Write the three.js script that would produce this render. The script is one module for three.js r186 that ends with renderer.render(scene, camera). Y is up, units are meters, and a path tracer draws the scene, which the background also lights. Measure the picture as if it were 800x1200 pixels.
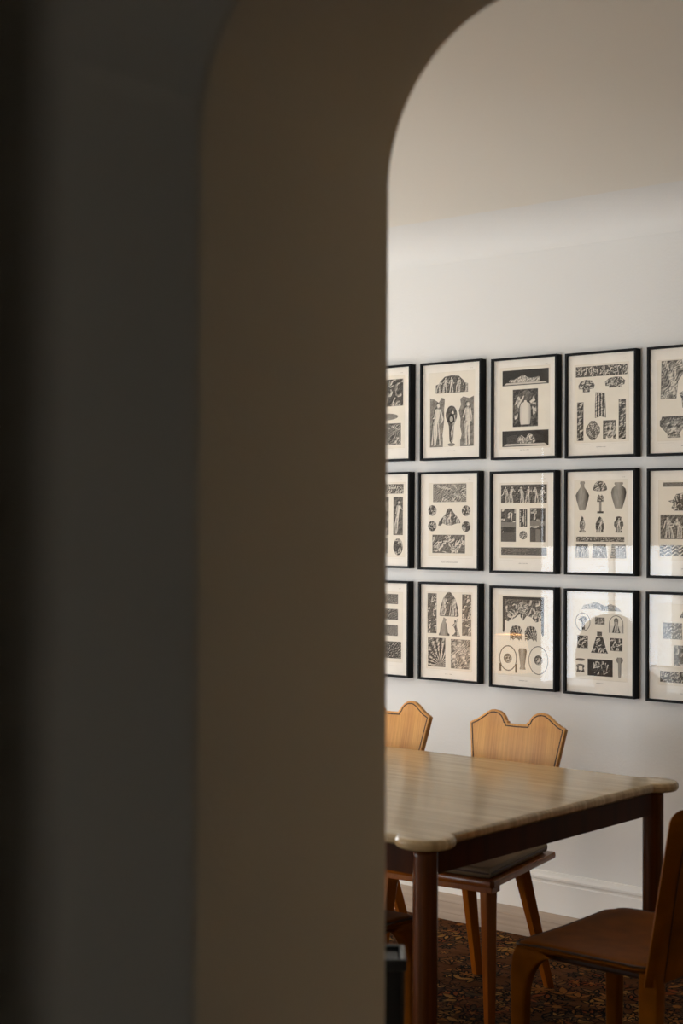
import * as THREE from 'three';
import { RoundedBoxGeometry } from 'three/addons/geometries/RoundedBoxGeometry.js';
import { mergeGeometries, mergeVertices, toCreasedNormals } from 'three/addons/utils/BufferGeometryUtils.js';
import { ImprovedNoise } from 'three/addons/math/ImprovedNoise.js';
import { RectAreaLightUniformsLib } from 'three/addons/lights/RectAreaLightUniformsLib.js';

// ---------------------------------------------------------------- camera, daylight, exposure
const scene = new THREE.Scene();
const renderer = new THREE.WebGLRenderer({ antialias: true });
renderer.toneMapping = THREE.LinearToneMapping;
renderer.toneMappingExposure = 1.36;
renderer.shadowMap.enabled = true;
RectAreaLightUniformsLib.init();

const D = 4.93, EYE = 1.428;                                 // distance to the picture wall, eye height
const camera = new THREE.PerspectiveCamera(2 * Math.atan(600 / 1800) * 180 / Math.PI, 800 / 1200, 0.05, 60);
{
  const yaw = 40.56768 * Math.PI / 180, pitch = 0.74222 * Math.PI / 180, roll = 0.26101 * Math.PI / 180;
  camera.position.set(0, EYE, D);
  camera.rotation.set(pitch, yaw, roll, 'YXZ');
  camera.focus = 5.7;
  camera.userData.fStop = 5.2;
}
scene.add(camera);
scene.background = new THREE.Color().setRGB(0.95, 1.0, 1.06);  // overcast sky outside the windows

const ROOM = { left: -5.4, right: 1.5, archBack: 3.43, archFront: 3.767, end: 7.2, ceil: 2.632 };
// daylight entering by each window opening: [centre z or x, centre y, width, height, colour, radiance]
function daylight(name, position, turn, w, h, color, radiance) {
  const l = new THREE.RectAreaLight(color, radiance, w, h);
  l.name = name; l.position.set(...position); l.rotation.y = turn; scene.add(l);
}
const WINDOW_A = { z: 1.1, y: 1.35, w: 1.4, h: 1.6 };       // long wall, beside the table
const WINDOW_B = { z: 4.4, y: 1.09, w: 2.0, h: 1.88 };        // long wall, in the sitting area
const WINDOW_C = { x: -2.2, y: 0.75, w: 0.5, h: 0.6 };         // small window in the unlit room
const WINDOW_D = { x: -4.25, y: 1.3, w: 1.7, h: 1.7 };         // end wall of the sitting area
daylight('window_daylight', [ROOM.left - 0.16, WINDOW_A.y, WINDOW_A.z], -Math.PI / 2, WINDOW_A.w, WINDOW_A.h, new THREE.Color().setRGB(0.86, 0.95, 1.04), 3.6);
daylight('window_daylight_001', [ROOM.left - 0.16, WINDOW_B.y, WINDOW_B.z], -Math.PI / 2, WINDOW_B.w, WINDOW_B.h, new THREE.Color().setRGB(0.87, 0.95, 1.03), 5.2);
daylight('window_daylight_002', [WINDOW_D.x, WINDOW_D.y, ROOM.end + 0.16], 0, WINDOW_D.w, WINDOW_D.h, new THREE.Color().setRGB(0.87, 0.955, 1.05), 11);

daylight('window_daylight_003', [WINDOW_C.x, WINDOW_C.y, ROOM.end + 0.16], 0, WINDOW_C.w, WINDOW_C.h, new THREE.Color().setRGB(0.6, 0.8, 1.05), 1.0);
const sun = new THREE.DirectionalLight(new THREE.Color().setRGB(1, 0.93, 0.82), 12);   // high sun beyond the window wall
sun.name = 'sun'; sun.position.set(-5.4 - 5.5, 8.2, 2.2 - 1.4); sun.target.position.set(-5.4, 0, 2.2); sun.castShadow = true; sun.shadow.mapSize.set(2048, 2048);
Object.assign(sun.shadow.camera, { left: -8, right: 8, top: 8, bottom: -8, near: 0.5, far: 25 }); scene.add(sun, sun.target);

// ---------------------------------------------------------------- small helpers
const noiser = new ImprovedNoise();
const pn = (x, y, z = 0) => noiser.noise(x, y, z);
const fbm = (x, y, z, o = 4) => { let s = 0, a = 0.5, f = 1; for (let i = 0; i < o; i++) { s += a * pn(x * f, y * f, z + i * 7.3); a *= 0.5; f *= 2.03; } return s; };
function rng(seed) { let s = seed >>> 0; return () => { s = (s + 0x6d2b79f5) | 0; let t = Math.imul(s ^ (s >>> 15), 1 | s); t = (t + Math.imul(t ^ (t >>> 7), 61 | t)) ^ t; return ((t ^ (t >>> 14)) >>> 0) / 4294967296; }; }
const clamp = (v, a = 0, b = 1) => Math.min(b, Math.max(a, v));
const lerp = (a, b, t) => a + (b - a) * t;
const taken = new Map();
function numbered(name) { const n = taken.get(name) ?? 0; taken.set(name, n + 1); return n ? `${name}_${String(n).padStart(3, '0')}` : name; }
function shade(o) { o.traverse((m) => { if (m.isMesh) { m.castShadow = true; m.receiveShadow = true; } }); return o; }
function mesh(name, geometry, material, parent) { const m = new THREE.Mesh(geometry, material); m.name = parent ? name : numbered(name); (parent ?? scene).add(m); return shade(m); }
function structure(name, geometry, material, parent) { const m = mesh(name, geometry, material, parent); if (!parent) m.userData.kind = 'structure'; return m; }
function thing(name, label, category, [x, y, z] = [0, 0, 0], turn = 0, group) {
  const g = new THREE.Group(); g.name = numbered(name); g.position.set(x, y, z); g.rotation.y = turn;
  g.userData = { label, category }; if (group) g.userData.group = group; scene.add(g); return g;
}
function copyOf(source, label, [x, y, z], turn, group) {
  const c = source.clone(); c.name = numbered(source.name.replace(/_\d{3}$/, '')); c.position.set(x, y, z); c.rotation.y = turn;
  c.userData = { label, category: source.userData.category }; if (group) c.userData.group = group; scene.add(c); return c;
}
function box(x0, x1, y0, y1, z0, z1) { const g = new THREE.BoxGeometry(x1 - x0, y1 - y0, z1 - z0); g.translate((x0 + x1) / 2, (y0 + y1) / 2, (z0 + z1) / 2); return boxUV(g); }
function rbox(x0, x1, y0, y1, z0, z1, r = 0.004, s = 2) { const g = new RoundedBoxGeometry(x1 - x0, y1 - y0, z1 - z0, s, r); g.translate((x0 + x1) / 2, (y0 + y1) / 2, (z0 + z1) / 2); return boxUV(g); }
function boxUV(g) {                                            // uv in metres, by the axis each face looks along
  const p = g.attributes.position, n = g.attributes.normal, uv = new Float32Array(p.count * 2);
  for (let i = 0; i < p.count; i++) {
    const a = Math.abs(n.getX(i)), b = Math.abs(n.getY(i)), c = Math.abs(n.getZ(i)), x = p.getX(i), y = p.getY(i), z = p.getZ(i);
    if (a >= b && a >= c) { uv[2 * i] = z; uv[2 * i + 1] = y; } else if (b >= c) { uv[2 * i] = x; uv[2 * i + 1] = z; } else { uv[2 * i] = x; uv[2 * i + 1] = y; }
  }
  g.setAttribute('uv', new THREE.BufferAttribute(uv, 2)); return g;
}
// a bar of chamfered square section from a to b; uv runs along its length
function bar(a, b, ha, hb, chamfer = 0.18, turn = 0) {
  const A = new THREE.Vector3(...a), B = new THREE.Vector3(...b), k = 1 - chamfer;
  const ring = [[1, -k], [1, k], [k, 1], [-k, 1], [-1, k], [-1, -k], [-k, -1], [k, -1]].map(([x, y]) => [x * Math.cos(turn) - y * Math.sin(turn), x * Math.sin(turn) + y * Math.cos(turn)]);
  const pos = [], uv = [], L = A.distanceTo(B);
  const P = (c, h, i) => { const [x, z] = ring[i % 8]; return [c.x + x * h, c.y, c.z + z * h]; };
  const quad = (p, q, r, s, u0, u1) => { pos.push(...p, ...q, ...r, ...p, ...r, ...s); uv.push(u0, 0, u1, 0, u1, L, u0, 0, u1, L, u0, L); };
  for (let i = 0; i < 8; i++) quad(P(B, hb, i + 1), P(B, hb, i), P(A, ha, i), P(A, ha, i + 1), i * 0.02, i * 0.02 + 0.02);
  for (let i = 1; i < 7; i++) { pos.push(...P(B, hb, 0), ...P(B, hb, i), ...P(B, hb, i + 1), ...P(A, ha, 0), ...P(A, ha, i + 1), ...P(A, ha, i)); for (let k2 = 0; k2 < 6; k2++) uv.push(0.01 * k2, 0); }
  const g = new THREE.BufferGeometry(); g.setAttribute('position', new THREE.Float32BufferAttribute(pos, 3)); g.setAttribute('uv', new THREE.Float32BufferAttribute(uv, 2)); g.computeVertexNormals(); return g;
}
function extrude(shape, depth, bevel = 0, seg = 3, curve = 24) {
  const g = new THREE.ExtrudeGeometry(shape, { depth: depth - 2 * bevel, bevelEnabled: bevel > 0, bevelSize: bevel, bevelThickness: bevel, bevelOffset: -bevel, bevelSegments: seg, curveSegments: curve });
  g.translate(0, 0, bevel); return g;
}
const soft = (g, deg = 35) => toCreasedNormals(g, deg * Math.PI / 180);
function rectShape(x0, x1, y0, y1) { return new THREE.Shape([new THREE.Vector2(x0, y0), new THREE.Vector2(x1, y0), new THREE.Vector2(x1, y1), new THREE.Vector2(x0, y1)]); }
function rectHole(x0, x1, y0, y1) { return new THREE.Path([new THREE.Vector2(x0, y0), new THREE.Vector2(x0, y1), new THREE.Vector2(x1, y1), new THREE.Vector2(x1, y0)]); }

// ---------------------------------------------------------------- textures
function pixels(w, h, f, color = true) {
  const d = new Uint8Array(w * h * 4);
  for (let y = 0; y < h; y++) for (let x = 0; x < w; x++) { const c = f(x, y); const i = 4 * (y * w + x); if (typeof c === 'number') d[i] = d[i + 1] = d[i + 2] = clamp(c, 0, 255); else { d[i] = clamp(c[0], 0, 255); d[i + 1] = clamp(c[1], 0, 255); d[i + 2] = clamp(c[2], 0, 255); } d[i + 3] = 255; }
  const t = new THREE.DataTexture(d, w, h); t.wrapS = t.wrapT = THREE.MirroredRepeatWrapping; t.magFilter = THREE.LinearFilter; t.minFilter = THREE.LinearMipmapLinearFilter; t.generateMipmaps = true;
  if (color) t.colorSpace = THREE.SRGBColorSpace; t.needsUpdate = true; return t;
}
// wood: grain runs along v
function woodTexture(dark, light, seed, streak = 1) {
  return pixels(384, 512, (x, y) => {
    const u = x / 384, v = y / 512, w = fbm(u * 3, v * 1.2, seed) * 0.35;
    const rings = Math.sin((u * 26 + w * 16) * 1.0) * 0.5 + 0.5, fine = fbm(u * 130, v * 3, seed + 5, 3) + 0.5, broad = fbm(u * 4, v * 0.7, seed + 9, 2) + 0.5;
    const pore = pn(u * 210, v * 9, seed + 3) > 0.42 ? -0.16 : 0;
    const t = clamp(0.22 * rings * streak + 0.42 * fine + 0.45 * broad + pore + 0.05);
    return [0, 1, 2].map((k) => lerp(dark[k], light[k], t));
  });
}
const rep = (t, x, y) => { const c = t.clone(); c.repeat.set(x, y); c.needsUpdate = true; return c; };
const plasterBump = pixels(512, 512, (x, y) => 128 + 70 * fbm(x / 60, y / 60, 2, 4) + 40 * pn(x / 5, y / 5, 8), false); plasterBump.repeat.set(1.2, 1.2);
const honey = woodTexture([182, 110, 42], [246, 184, 96], 3);
const walnut = woodTexture([38, 15, 2], [82, 38, 8], 17);
const walnutLeg = woodTexture([58, 26, 6], [118, 62, 18], 19);
const oakTones = [woodTexture([128, 106, 87], [176, 152, 129], 31), woodTexture([120, 99, 80], [166, 143, 120], 43), woodTexture([136, 114, 95], [184, 161, 138], 57)];
const stone = pixels(1024, 512, (x, y) => {                    // bands of the stone run along u
  const u = x / 1024, v = y / 512, w = fbm(u * 1.2, v * 2, 4, 2) * 0.05;
  const band = fbm(u * 2.2 + 3, (v + w) * 60, 11, 4) + 0.5, cloud = fbm(u * 3, v * 5, 21, 3) + 0.5, fleck = pn(u * 70, v * 210, 9) > 0.5 ? -0.18 : 0;
  const t = clamp(1.1 * (band - 0.5) + 0.35 * cloud + fleck + 0.35);
  return [lerp(168, 220, t), lerp(145, 196, t), lerp(108, 157, t)];
});
stone.repeat.set(0.8, 1.1);
const leatherColor = pixels(256, 256, (x, y) => { const t = 0.5 + 0.8 * fbm(x / 70, y / 70, 6, 4) + 0.1 * pn(x / 3, y / 3, 4); return [lerp(106, 150, t), lerp(58, 87, t), lerp(0, 6, t)]; }); leatherColor.repeat.set(3, 3);
const leatherBump = pixels(256, 256, (x, y) => 128 + 90 * pn(x / 2.6, y / 2.6, 1) + 40 * pn(x / 7, y / 7, 5), false); leatherBump.repeat.set(5, 5);

// ---------------------------------------------------------------- materials
const std = (o) => new THREE.MeshStandardMaterial(o), phys = (o) => new THREE.MeshPhysicalMaterial(o);
const M = {
  wall: std({ color: 0xe2dfd9, roughness: 0.88, bumpMap: plasterBump, bumpScale: 0.0012 }),
  hallWall: std({ color: 0xe8e1d3, roughness: 0.92, bumpMap: plasterBump, bumpScale: 0.0012 }),
  panelling: std({ color: 0xd6b685, roughness: 0.8 }),
  ceiling: std({ color: 0xe6dfd2, roughness: 0.92 }),
  trim: std({ color: 0xe6e1d8, roughness: 0.45 }),
  planks: oakTones.map((t) => std({ map: rep(t, 2.4, 0.9), roughness: 0.5 })),
  slab: std({ color: 0x2c2018, roughness: 0.9 }),
  frame: phys({ color: 0x040404, roughness: 0.55, specularIntensity: 0.35 }),
  backing: std({ color: 0x6b5236, roughness: 0.9 }),
  glass: phys({ color: 0xffffff, roughness: 0.0, transmission: 1, thickness: 0, ior: 1.5 }),
  honey: phys({ map: rep(honey, 2.6, 1.6), roughness: 0.42, clearcoat: 0.25, clearcoatRoughness: 0.3 }),
  honeyEdge: std({ color: 0xa8702f, roughness: 0.45 }),
  inlay: std({ color: 0x2a170a, roughness: 0.6 }),
  chairWood: phys({ map: rep(honey, 3, 1.4), color: 0xa07c44, roughness: 0.24 }),
  walnut: phys({ map: rep(walnut, 3, 1.2), roughness: 0.34, specularIntensity: 0.2 }),
  legWood: phys({ map: rep(walnutLeg, 3, 1.2), roughness: 0.26, specularIntensity: 0.7 }),
  stone: phys({ map: stone, roughness: 0.2 }),
  leather: phys({ map: leatherColor, roughness: 0.55, specularIntensity: 0.12, bumpMap: leatherBump, bumpScale: 0.0006 }),
  piping: std({ color: 0x3a1f0c, roughness: 0.5 }),
  pad: std({ color: 0x6e5a3e, roughness: 0.6, bumpMap: leatherBump, bumpScale: 0.0008 }),
  black: std({ color: 0x0a0a0b, roughness: 0.5 }),
  steel: std({ color: 0x3a3d40, roughness: 0.35, metalness: 0.8 }),
  linen: std({ color: 0xcbbfa9, roughness: 0.95 }),
  upholstery: std({ color: 0x6a5a45, roughness: 0.95 }),
  blind: phys({ color: 0xbfa988, roughness: 0.95, transmission: 0.15, thickness: 0 }),
  shadeGlow: std({ color: 0xe8d5b0, roughness: 0.9, emissive: 0xffc98a, emissiveIntensity: 2.2 }),
  bulb: std({ color: 0xffffff, emissive: 0xffd9a8, emissiveIntensity: 4 }),
  brass: std({ color: 0x9a7a42, roughness: 0.35, metalness: 1 }),
};

// ---------------------------------------------------------------- the setting
{
  const { left, right, archBack, archFront, end, ceil } = ROOM, T = 0.2, far = 4.6;   // far: where the passage and the unlit room end
  structure('wall_back', box(left - T, right + T, -0.2, 2.85, -T, 0), M.wall);
  structure('wall_right', box(right, right + T, -0.2, 2.85, 0, archFront - 0.02), M.panelling);
  structure('wall_passage', box(far, far + T, -0.2, 2.85, archBack, end + T), M.hallWall);
  structure('ceiling', box(left - T, far + T, ceil, ceil + 0.2, -T, end + T), M.ceiling);
  // long window wall: shape drawn in (z, y), then turned to stand along z
  const s = rectShape(0, end, -0.2, 2.85);
  for (const w of [WINDOW_A, WINDOW_B]) s.holes.push(rectHole(w.z - w.w / 2, w.z + w.w / 2, w.y - w.h / 2, w.y + w.h / 2));
  const g = extrude(s, T); g.rotateY(-Math.PI / 2); g.translate(left, 0, 0);
  structure('wall_left', g, M.wall);
  // end wall: the hall and the sitting area share it
  const e = rectShape(left - T, far + T, -0.2, 2.85);
  e.holes.push(rectHole(WINDOW_D.x - WINDOW_D.w / 2, WINDOW_D.x + WINDOW_D.w / 2, WINDOW_D.y - WINDOW_D.h / 2, WINDOW_D.y + WINDOW_D.h / 2));
  e.holes.push(rectHole(WINDOW_C.x - WINDOW_C.w / 2, WINDOW_C.x + WINDOW_C.w / 2, WINDOW_C.y - WINDOW_C.h / 2, WINDOW_C.y + WINDOW_C.h / 2));
  const eg = extrude(e, T); eg.translate(0, 0, end); structure('wall_end', eg, M.hallWall);
  // partition beside the sitting area, with a narrow doorway into the passage behind the arch
  const pa = rectShape(archFront - 0.05, end + 0.02, -0.15, ceil + 0.05); pa.holes.push(rectHole(4.4, 4.6, -0.1, 2.03));
  const pg = extrude(pa, 0.12); pg.rotateY(-Math.PI / 2); pg.translate(-3.0, 0, 0); structure('wall_partition', pg, M.hallWall);
  // two wide openings, with a pier between them, to the unlit room the picture is taken from
  const ns = rectShape(-3.02, far + 0.02, -0.15, ceil + 0.05); ns.holes.push(rectHole(-0.2, 2.2, -0.1, 2.55), rectHole(-2.88, -0.56, -0.1, 2.55));
  const ng = extrude(ns, 0.33, 0.006, 3); ng.translate(0, 0, 4.768); structure('wall_hall', soft(ng, 30), M.hallWall);
  // thick wall with the round-cornered archway
  const a = rectShape(-3.12, far + 0.02, -0.15, ceil + 0.05), R = 0.205, jl = -1.203, jr = -0.08, sp = 1.855, h = new THREE.Path();
  h.moveTo(jl, -0.1); h.lineTo(jl, sp); h.absarc(jl + R, sp, R, Math.PI, Math.PI / 2, true); h.lineTo(jr - R, sp + R); h.absarc(jr - R, sp, R, Math.PI / 2, 0, true); h.lineTo(jr, -0.1); h.closePath();
  a.holes.push(h);
  const ag = extrude(a, archFront - archBack, 0.012, 5, 32); ag.translate(0, 0, archBack);
  structure('wall_arch', soft(ag, 30), M.hallWall);

  // plaster cove between picture wall and ceiling
  const c = new THREE.Shape(), pts = [];
  for (let i = 0; i <= 14; i++) { const t = i / 14 * 1.44; pts.push([0.001 + 0.24 * (1 - Math.cos(t)), ceil - 0.126 + 0.127 * Math.sin(t)]); }
  c.moveTo(-0.01, ceil - 0.126); for (const [z, y] of pts) c.lineTo(z, y); c.lineTo(pts[14][0], ceil + 0.02); c.lineTo(-0.01, ceil + 0.02); c.closePath();
  const cg = extrude(c, right - left + 0.04); cg.rotateY(-Math.PI / 2); cg.translate(right + 0.02, 0, 0); structure('trim_1', soft(cg, 25), M.wall);

  // baseboard with stepped moulding, profile in (z, y)
  const b = new THREE.Shape([[0, 0], [0.018, 0], [0.018, 0.108], [0.014, 0.112], [0.014, 0.12], [0.02, 0.124], [0.02, 0.132], [0.012, 0.14], [0.008, 0.15], [0, 0.152]].map((p) => new THREE.Vector2(...p)));
  const bg = extrude(b, right - left); bg.rotateY(-Math.PI / 2); bg.translate(right, 0, 0); structure('baseboard_back', bg, M.trim);

  // floor: boards on a slab
  const f = structure('floor', box(left - T, far + T, -0.2, -0.02, -T, end + T), M.slab);
  const r = rng(5), W = 0.135, lengths = [1.9, 2.3, 2.7], geos = new Map();
  for (let k = 0, z = 0; z < end - 0.01; k++, z += W) {
    let x = left - (k % 3) * 0.7; const w = Math.min(W, end - z) - 0.002;
    while (x < right) {
      const L = lengths[Math.floor(r() * 3)], x0 = Math.max(x, left), x1 = Math.min(x + L, right); x += L;
      if (x1 - x0 < 0.05) continue;
      const key = `${(x1 - x0).toFixed(2)}_${w.toFixed(3)}`;
      if (!geos.has(key)) { const p = new THREE.BoxGeometry(x1 - x0 - 0.002, 0.02, w), uv = p.attributes.uv, q = p.attributes.position; for (let i = 0; i < uv.count; i++) uv.setXY(i, q.getZ(i), q.getX(i) * 0.5); geos.set(key, p); }
      const m = mesh('plank', geos.get(key), M.planks[Math.floor(r() * 3)], f); m.position.set((x0 + x1) / 2, -0.01 - 0.0006 * r(), z + W / 2);
    }
  }
}
function windowUnit(name, w, h, columns, rows, place, turn) {
  const g = new THREE.Group(); g.name = name; g.userData.kind = 'structure'; g.position.set(...place); g.rotation.y = turn; scene.add(g);
  const fr = rectShape(-w / 2, w / 2, -h / 2, h / 2); fr.holes.push(rectHole(-w / 2 + 0.05, w / 2 - 0.05, -h / 2 + 0.05, h / 2 - 0.05));
  const fg = extrude(fr, 0.06, 0.004, 1); fg.translate(0, 0, -0.03); mesh('window_frame', fg, M.trim, g);
  const iw = w - 0.1, ih = h - 0.1;
  for (let i = 1; i < columns; i++) mesh('mullion', box(-iw / 2 + iw * i / columns - 0.014, -iw / 2 + iw * i / columns + 0.014, -ih / 2, ih / 2, -0.02, 0.02), M.trim, g);
  for (let j = 1; j < rows; j++) mesh('glazing_bar', box(-iw / 2, iw / 2, -ih / 2 + ih * j / rows - 0.01, -ih / 2 + ih * j / rows + 0.01, -0.016, 0.016), M.trim, g);
  for (let i = 0; i < columns; i++) for (let j = 0; j < rows; j++) { const p = mesh('pane', new THREE.PlaneGeometry(iw / columns, ih / rows), M.glass, g); p.position.set(-iw / 2 + iw * (i + 0.5) / columns, -ih / 2 + ih * (j + 0.5) / rows, 0); }
  mesh('window_sill', rbox(-w / 2 - 0.06, w / 2 + 0.06, -h / 2 - 0.03, -h / 2, 0.03, 0.2), M.trim, g);
}
windowUnit('window_1', WINDOW_A.w, WINDOW_A.h, 2, 3, [ROOM.left - 0.08, WINDOW_A.y, WINDOW_A.z], Math.PI / 2);
windowUnit('window_2', WINDOW_B.w, WINDOW_B.h, 2, 1, [ROOM.left - 0.08, WINDOW_B.y, WINDOW_B.z], Math.PI / 2);
windowUnit('window_4', WINDOW_C.w, WINDOW_C.h, 1, 2, [WINDOW_C.x, WINDOW_C.y, ROOM.end + 0.08], Math.PI);
windowUnit('window_3', WINDOW_D.w, WINDOW_D.h, 2, 2, [WINDOW_D.x, WINDOW_D.y, ROOM.end + 0.08], Math.PI);

// ---------------------------------------------------------------- engraved plates for the frames
const PW = 360, PH = 480, INK = [22, 19, 16], PAPER = [240, 232, 219], PLATE = [233, 223, 205], LIGHT = [238, 228, 211];
// heights of the little reliefs: each style gives a field over (x, y) from 0 to 1 in a patch of proportion a = w / h
function capsules(list) {                                        // rounded strokes [x0, y0, x1, y1, r0, r1, height], the highest one counts
  return (x, y) => {
    let h = 0;
    for (const [x0, y0, x1, y1, r0, r1, z] of list) {
      const dx = x1 - x0, dy = y1 - y0, t = clamp(((x - x0) * dx + (y - y0) * dy) / (dx * dx + dy * dy + 1e-6)), r = r0 + (r1 - r0) * t, d = Math.hypot(x - x0 - t * dx, y - y0 - t * dy) / r;
      if (d < 1) h = Math.max(h, z * Math.sqrt(1 - d * d));
    }
    return h;
  };
}
function reliefField(style, a, s) {
  const r = rng(Math.round(s * 977) + 13), list = [];
  const grain = (x, y, k) => 1.9 * k * fbm(x * a * 10, y * 10, s, 4);
  if (style === 'foliage') {
    const n = Math.round(clamp(a, 0.5, 6) * 16 / Math.min(1, a * 1.3)), q = Math.min(1, a * 1.3);
    for (let i = 0; i < n; i++) {
      let x = r() * a, y = r(), t = r() * 6.28; const bend = (r() - 0.5) * 2.4, z = 0.5 + 0.5 * r(), w = (0.05 + 0.06 * r()) * q;
      for (let k = 0; k < 3; k++) { const l = 0.11 * q, x1 = x + l * Math.cos(t), y1 = y + l * Math.sin(t); list.push([x, y, x1, y1, w * (1 - 0.22 * k), w * (0.78 - 0.22 * k), z]); x = x1; y = y1; t += bend; }
    }
    const f = capsules(list); return (x, y) => f(x * a, y) + grain(x, y, 0.18);
  }
  if (style === 'figures') {
    const n = Math.max(1, Math.round(a * 2.1)), q = Math.min(1.1, a * 2);
    for (let i = 0; i < n; i++) {
      const cx = (i + 0.5 + (r() - 0.5) * 0.3) / n * a, top = 0.12 + 0.1 * r(), hip = 0.46 + 0.1 * r(), lean = (r() - 0.5) * 0.22 * q, hx = cx + lean, z = 0.75 + 0.25 * r();
      list.push([cx, top, cx + 0.01, top + 0.02, 0.058 * q, 0.052 * q, z], [cx, top + 0.12, hx, hip, 0.1 * q, 0.085 * q, z]);
      for (const e of [-1, 1]) {
        const kx = hx + e * 0.07 * q + (r() - 0.5) * 0.12 * q, ky = hip + 0.2; list.push([hx + e * 0.03 * q, hip, kx, ky, 0.062 * q, 0.045 * q, z * 0.9], [kx, ky, kx + (r() - 0.5) * 0.12 * q, 0.95, 0.045 * q, 0.03 * q, z * 0.85]);
        const ex = cx + e * (0.1 + 0.06 * r()) * q, ey = top + 0.16 + 0.18 * r(); list.push([cx + e * 0.07 * q, top + 0.1, ex, ey, 0.04 * q, 0.035 * q, z * 0.95], [ex, ey, ex + e * (r() - 0.4) * 0.2 * q, ey + (r() - 0.45) * 0.24, 0.034 * q, 0.024 * q, z]);
      }
      for (let k = 0; k < 5; k++) { const fx = hx + (r() - 0.5) * 0.22 * q; list.push([fx, hip - 0.05, fx + (r() - 0.5) * 0.16 * q, 0.94, 0.02, 0.03 * q, 0.55 + 0.2 * r()]); }
    }
    const f = capsules(list); return (x, y) => f(x * a, y) + grain(x, y, 0.22);
  }
  if (style === 'rays') { return (x, y) => 0.42 * Math.sin(Math.atan2(y - 0.95, (x - 0.75) * a) * 24 + 2 * fbm(x * 3, y * 3, s, 2)) + grain(x, y, 0.5); }
  if (style === 'feather') {
    for (let i = 0; i < 12; i++) { const x = r() * a, y = r(), t = 0.5 + r() * 0.8; list.push([x, y, x + 0.3 * Math.cos(t) * a, y + 0.3 * Math.sin(t), 0.09, 0.03, 0.35 + 0.35 * r()]); }
    const f = capsules(list); return (x, y) => f(x * a, y) + 0.16 * Math.sin((x * a * 0.9 + y * 1.2 + fbm(x * 3, y * 3, s, 2) * 0.5) * 42) + grain(x, y, 0.4);
  }
  if (style === 'wave') return (x, y) => 0.6 * Math.sin(y * 19 + Math.sin(x * a * 8 + s) * 2.2) + grain(x, y, 0.4);
  if (style === 'fluted') return (x, y) => 0.32 * Math.sin(x * a * 52) + grain(x, y, 0.6);
  if (style === 'mask') { const e = (x, y, cx, cy, q) => Math.max(0, 1 - Math.hypot(x - cx, y - cy) / q); return (x, y) => 0.9 * Math.sqrt(e(x, y, 0.5, 0.5, 0.5)) - 0.9 * e(x, y, 0.34, 0.42, 0.13) - 0.9 * e(x, y, 0.66, 0.42, 0.13) + 0.7 * e(x, y, 0.5, 0.55, 0.12) - 0.7 * e(x, y, 0.5, 0.75, 0.12) + grain(x, y, 0.35); }
  return (x, y) => grain(x, y, 0.9);                             // 'panel' and the rest
}
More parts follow.
